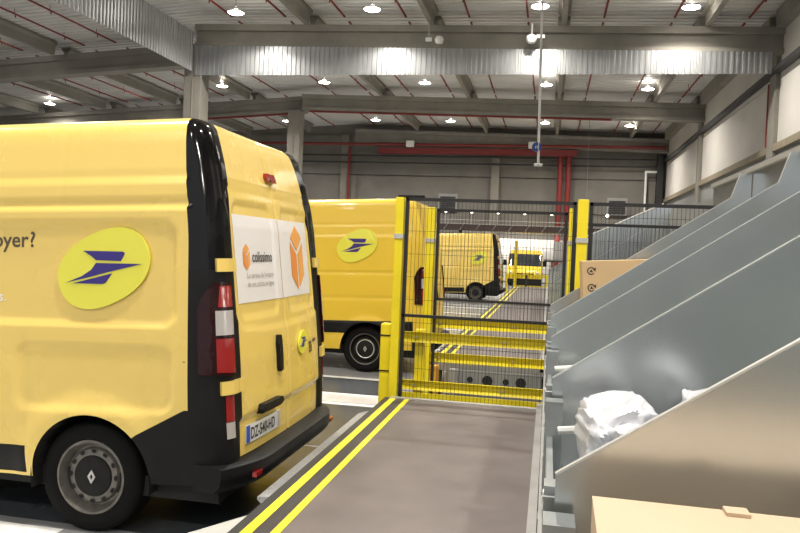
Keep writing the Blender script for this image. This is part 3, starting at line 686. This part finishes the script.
# bird shapes traced in the emblem's own frame (x right, y up, unit = half width), as seen on the driver side
BIRD = [[(-.45, .35), (.42, .335), (.46, .32), (.47, .28), (.39, .146), (-.16, .16), (-.26, .24)],
        [(-.16, .105), (.85, .09), (.18, -.06), (-.30, -.18), (-.82, -.29), (-.47, -.16), (-.26, -.03)],
        [(.20, -.10), (-.67, -.305), (.0, -.315), (.06, -.29)]]
def emblem(parent, fn, cu, cz, s, off, flip=-1):
    """flip: van u runs leftwards on the driver side"""
    e = patch('post_emblem', 'emblem', parent, fn, ellipse_pts(cu, cz, s*1.05, s*.725, R(25)*flip), off, off+.012, sub=1)
    for sh in BIRD: patch('bird_shape', 'navy', e, fn, [(cu+flip*a*s, cz+b*s) for a, b in sh], off+.012, off+.0145)
    return e
# wheel parts (axis along y, outer face at -y)
def wheel_meshes():
    tyre = MB().lathe([(.215, -.02), (.225, -.105), (.25, -.118), (.295, -.115), (.322, -.098), (WR, -.075), (WR, .075), (.32, .10), (.22, .11), (.215, .0)], 56)
    rim = MB().lathe([(.222, -.085), (.222, -.108), (.208, -.110), (.198, -.09), (.186, -.066), (.182, -.05), (.17, -.052), (.158, -.072), (.12, -.078), (.0, -.078)], 56)
    hub = MB().lathe([(.125, -.076), (.12, -.086), (.075, -.092), (.03, -.094), (.0, -.094)], 40)
    res = []
    def mk(mb_, nm, m):
        me = bpy.data.meshes.new(nm); me.from_pydata([tuple(v) for v in mb_.v], [], mb_.f)
        bm = bmesh.new(); bm.from_mesh(me); bmesh.ops.recalc_face_normals(bm, faces=bm.faces); bm.to_mesh(me); bm.free()
        me.materials.append(M[m])
        for p in me.polygons: p.use_smooth = True
        me.set_sharp_from_angle(angle=R(40)); return me
    holes = []
    for k in range(12):
        a = 2*math.pi*k/12; ca, sa = math.cos(a), math.sin(a); vs = []
        for i in range(12):
            t_ = 2*math.pi*i/12; rr = .150+.012*math.cos(t_); tg = .017*math.sin(t_)
            vs.append((rr*ca-tg*sa, -.0795, rr*sa+tg*ca))
        holes.append(vs)
    hm = MB()
    vs = holes[0]; hm.add(vs, [tuple(range(12))])
    dia = MB(); o_ = [(0, .042), (.026, 0), (0, -.042), (-.026, 0)]; i_ = [(0, .020), (.010, 0), (0, -.020), (-.010, 0)]
    dia.add([(a, -.099, b) for a, b in o_]+[(a, -.099, b) for a, b in i_]+[(a, -.092, b) for a, b in o_]+[(a, -.092, b) for a, b in i_],
            [f for i in range(4) for f in ((i, (i+1) % 4, 4+(i+1) % 4, 4+i), (i, 8+i, 8+(i+1) % 4, (i+1) % 4), (4+i, 4+(i+1) % 4, 12+(i+1) % 4, 12+i))])
    return mk(tyre, 'tyre', 'tyre'), mk(rim, 'steel_rim', 'rim'), mk(hub, 'hub_cap', 'hub'), mk(hm, 'vent_hole', 'dark'), mk(dia, 'diamond_badge', 'silver')
WM = wheel_meshes()
rim_dark = WM[1].copy(); rim_dark.materials[0] = M['hub']
def wheel(root, u, w_, detail=True, dark=False):
    t_ = link('wheel', WM[0], root); t_.location = (-u, -w_, WR); t_.rotation_euler = (0, 0, 0 if w_ > 0 else math.pi)
    r_ = link('steel_rim', rim_dark if dark else WM[1], t_); h_ = link('hub_cap', WM[2], t_)
    if detail:
        for k in range(12):
            q = link('vent_hole', WM[3], t_); q.rotation_euler = (0, 2*math.pi*k/12, 0)
        link('diamond_badge', WM[4], t_)
    if dark:
        MB().lathe([(.222, -.112), (.21, -.113), (.21, -.108), (.222, -.107)], 40).build('rim_edge', 'rim', t_, True); MB().lathe([(.135, -.085), (.122, -.088), (.122, -.08), (.135, -.078)], 40).build('rim_ring', 'silver', t_, True)
VAN_A, VAN_B = make_van('a'), make_van('b')
VAN_C = []
for base, me in VAN_B:
    m2 = me.copy()
    for v in m2.vertices:
        if v.co.z > 1.82: v.co.z = 1.82+(v.co.z-1.82)*.38
    VAN_C.append((base, m2))
def van(label, loc, rz, kind, near_detail):
    root = thing('delivery_van', label, 'van', loc, rz, 'yellow postal vans')
    parts = {}
    for base, me in {'a': VAN_A, 'b': VAN_B, 'c': VAN_C}[kind]:
        o = link(base, me, root); parts.setdefault(base, []).append(o)
    # underbody and arch liners
    MB().box((-4.95, -.86, .24), (-.25, .86, .36)).build('underbody', 'dark', root)
    for wu in (WB0, WB1):
        au = wu-.04
        for s in (1, -1):
            m_ = MB(); n = 22; vs = []
            for i in range(n+1):
                a = math.pi*1.12*i/n-math.pi*.06; vs += [body((au+.388*math.cos(a), s*.965, .335+.388*math.sin(a))), body((au+.388*math.cos(a), s*.55, .335+.388*math.sin(a)))]
            m_.add(vs, [(2*i, 2*i+1, 2*i+3, 2*i+2) for i in range(n)]); m_.add([body((au+.388*math.cos(math.pi*i/12), s*.55, .335+.388*math.sin(math.pi*i/12))) for i in range(13)], [tuple(range(13))])
            o = m_.build('arch_liner', 'dark', root)
            wheel(root, wu, s*.80, near_detail, kind != 'a')
    # rear bumper (curved step)
    m_ = MB(); n = 20; prof = [(.0, .40), (.0, .438), (.02, .450), (.17, .458), (.17, .31), (.05, .30), (.01, .34)]; vs = []
    for i in range(n+1):
        s = -1+2*i/n; w_ = .968*s; back = .02+.80*max(0, abs(s)-.6)**1.8
        for a, b in prof: vs.append(body((back+a*(1 if a < .1 else 1)+(.0), w_, b)))
    k = len(prof)
    m_.add(vs, [(i*k+j, i*k+(j+1) % k, (i+1)*k+(j+1) % k, (i+1)*k+j) for i in range(n) for j in range(k)]+[tuple(range(k)), tuple(range(n*k, n*k+k))])
    bp_ = m_.build('rear_bumper', 'plastic', root, smooth='auto')
    if kind == 'a':
        for s in (.74, -.74):
            c0 = Vector(body((.055, s, .37))); MB().box(c0+Vector((-.006, -.045, -.014)), c0+Vector((.02, .045, .014))).build('reflector', 'red_lens', bp_)
    # tail lights follow the corner
    def corner_pt(q, z, off, s=1):
        W = lerp_tab(W_SM, z); wr_ = W-.125; ur = rear_u(wr_, z); a = q*math.pi/2
        u = ur+(.37-ur)*(1-math.sin(a)); w_ = wr_+.125*math.cos(a)
        return body((u-off*math.sin(a), s*(w_+off*math.cos(a)), z))
    for s in (1, -1):
        fn = lambda q, z, off: corner_pt(q, z, off, s)
        tl = patch('tail_light', 'dark_lens', root, fn, [(.18, .98), (1.0, .96), (1.0, 1.50), (.52, 1.50), (.30, 1.44), (.18, 1.36)], .0, .018, sub=3)
        patch('stop_lamp', 'red_lens', tl, fn, [(.50, .99), (.98, .98), (.98, 1.18), (.50, 1.18)], .0185, .021, sub=3)
        patch('reversing_lamp', 'clear_lens', tl, fn, [(.50, 1.20), (.98, 1.20), (.98, 1.34), (.50, 1.34)], .0185, .021, sub=3)
        patch('upper_lamp', 'red_lens', tl, fn, [(.56, 1.36), (.98, 1.36), (.98, 1.48), (.62, 1.48)], .0185, .020, sub=3)
        if kind == 'a':
            lw = patch('low_reflector', 'red_lens', root, fn, [(.70, .70), (1.0, .70), (1.0, .85), (.70, .85)], .002, .006, sub=2)
            patch('clear_reflector', 'clear_lens', lw, fn, [(.70, .60), (1.0, .60), (1.0, .695), (.70, .695)], .002, .006, sub=2)
            for hz in (.895, 1.60):
                fr = lambda q, z, off: corner_pt(q, z, off, s) if q <= 1 else rear_pt(s*(lerp_tab(W_TAB, z)-.125-(q-1)*.2), z, off)
                patch('door_hinge', 'van_yellow', root, fr, [(.58, hz-.038), (1.45, hz-.038), (1.45, hz+.038), (.58, hz+.038)], .0, .022, sub=3)
    # rear door furniture
    doors = parts.get('rear_door', []); dn, df = doors[0], doors[-1]
    if kind == 'a':
        patch('door_handle', 'plastic', dn, rear_pt, [(.18, .90), (.22, .89), (.235, .92), (.235, 1.08), (.22, 1.13), (.185, 1.13), (.175, 1.09)], .0, .028, sub=1)
        patch('number_plate_handle', 'plastic', dn, rear_pt, [(.54, .675), (.25, .675), (.235, .705), (.25, .735), (.54, .735), (.555, .705)], .0, .045, sub=1)
        patch('brake_light', 'red_lens', root, rear_pt, [(.075, 2.155), (-.075, 2.155), (-.085, 2.18), (-.06, 2.205), (.06, 2.205), (.085, 2.18)], -.01, .03, sub=1)
        pl = patch('number_plate', 'plate', dn, rear_pt, [(.69, .52), (.17, .52), (.17, .63), (.69, .63)], .004, .010, sub=2)
        patch('euro_band', 'blue', pl, rear_pt, [(.687, .523), (.642, .523), (.642, .627), (.687, .627)], .0102, .0115)
        patch('region_band', 'blue' if False else 'grey_box', pl, rear_pt, [(.215, .523), (.173, .523), (.173, .627), (.215, .627)], .0102, .0115)
        if near_detail: decal_text('plate_lettering', 'ink', pl, rear_pt, 'DZ-540-HD', .098, .635, .54, -1, .0118, .74, .002)
        # white sticker panel with logo, split by the door gap
        st = patch('white_sticker', 'white_vinyl', dn, rear_pt, [(.72, 1.365), (.006, 1.365), (.006, 1.905), (.72, 1.905)], .002, .0035, sub=5)
        st2 = patch('white_sticker', 'white_vinyl', df, rear_pt, [(-.006, 1.365), (-.64, 1.365), (-.64, 1.905), (-.006, 1.905)], .002, .0035, sub=5)
        def cube_logo(par, c, z, s):
            for m__, pts in (('orange_light', [(0, 1.0), (.62, .62), (0, .22), (-.62, .62)]), ('orange', [(-.68, .48), (-.06, .10), (-.06, -1.0), (-.68, -.55)]), ('orange_light', [(.10, .12), (.68, .48), (.68, -.55), (.10, -.92)])):
                patch('logo_face', m__, par, rear_pt, [(c-a*s*.85, z+b*s) for a, b in pts], .006, .0075, sub=2)
        cube_logo(st, .55, 1.645, .082); cube_logo(st2, -.37, 1.64, .235)
        if near_detail:
            decal_text('logo_lettering', 'ink', st, rear_pt, 'colissimo', .098, .47, 1.615, -1, .007, .90, .001)
            decal_text('slogan_lettering', 'grey_ink', st, rear_pt, 'Le service de livraison', .05, .56, 1.515, -1, .007, .95)
            decal_text('slogan_lettering', 'grey_ink', st, rear_pt, 'de vos achats en ligne', .05, .56, 1.46, -1, .007, .95)
        fnr = lambda a, b, off: rear_pt(a, b, off)
        emblem(df, fnr, -.28, 1.03, .10, .003)
        for (a0, a1, b0, b1) in ((-.44, -.50, .99, 1.01), (-.45, -.47, .95, .985), (-.49, -.51, .95, .985), (-.44, -.51, .93, .945), (-.54, -.62, 1.0, 1.02)):
            patch('faint_badge_stroke', 'brown_ink', df, rear_pt, [(a0, b0), (a1, b0+.004), (a1, b1+.004), (a0, b1)], .003, .005)
    else:
        patch('door_handle', 'plastic', dn, rear_pt, [(.10, 1.0), (.16, 1.0), (.16, 1.2), (.10, 1.2)], .0, .03)
        if kind == 'b': c0 = body((.42, .35, 2.45)); MB().box(c0+Vector((-.25, -.05, -.02)), c0+Vector((.15, .05, .06))).build('roof_camera', 'plastic', root, bevel=.02)
    # side emblem and wording (driver side)
    f_ = side_smooth if kind == 'a' else (lambda u, z, off: body((u, lerp_tab(W_TAB, z)+off, z)))
    if kind == 'a':
        emblem(parts['body_shell'][0], lambda u, z, off: body((u, .9615-.017+off-(z-1.58)*.03, z)), .912, 1.578, .292, .006)
    elif kind == 'b': emblem(parts['body_shell'][0], f_, 1.14, 1.80, .29, .002)
    if near_detail and kind == 'a':
        decal_text('side_lettering', 'brown_ink', parts['body_shell'][0], side_pt, 'envoyer', .130, 1.422, 1.703, -1, .002, 1.0, .002, 'RIGHT')
        decal_text('side_lettering', 'brown_ink', parts['body_shell'][0], side_pt, '?', .130, 1.372, 1.703, -1, .002, 1.0, .002, 'RIGHT')
        decal_text('side_lettering', 'white', parts['body_shell'][0], side_pt, 's', .085, 1.588, 1.378, -1, .002, 1., .001, 'RIGHT')
        patch('side_lettering_stop', 'white', parts['body_shell'][0], side_pt, [(1.580, 1.378), (1.570, 1.378), (1.570, 1.389), (1.580, 1.389)], .001, .002)
        bsd = parts['body_shell'][0]
        patch('fuel_flap_catch', 'ink', bsd, side_pt, [(.39, 1.045), (.50, 1.048), (.50, 1.052), (.39, 1.05)], .001, .002)
    # front : headlights, grille, mirrors, wipers
    for s in (1, -1):
        c0 = body((4.98, s*.72, .86)); m_ = MB().lathe([(.0, -.10), (.11, -.08), (.16, 0), (.11, .1), (0, .12)], 16, (c0.x, c0.y, c0.z)); m_.build('headlight', 'clear_lens', root, True)
        c1 = body((4.15, s*1.12, 1.42)); MB().box(c1+Vector((-.06, -.10, -.16)), c1+Vector((.06, .10, .16))).build('wing_mirror', 'plastic', root, bevel=.03)
    c0 = body((5.17, 0, .80))
    gr = MB().box(c0+Vector((-.05, -.55, -.10)), c0+Vector((.08, .55, .10))).build('grille', 'plastic', root, bevel=.02)
    c1 = body((5.21, 0, .85)); d_ = MB().prism([(c1.y-.05, c1.z), (c1.y, c1.z+.08), (c1.y+.05, c1.z), (c1.y, c1.z-.08)], 'x', c1.x-.03, c1.x+.02); d_.build('diamond_badge', 'silver', gr)
    return root
van('large yellow delivery van in the left foreground with white parcel sticker', (-1.57, 4.85, 0), 0, 'a', True)
van('yellow van behind the near van, with oval bird emblem and black steel wheel', (-1.46, 11.12, 0), 0, 'b', True)
van('small distant yellow van behind the fence mesh, black rear pillar', (-1.50, 27.6, 0), 0, 'a', False)
van('distant yellow van facing the camera with dark windscreen', (-1.33, 47.2-.2, 0), R(90), 'c', False)
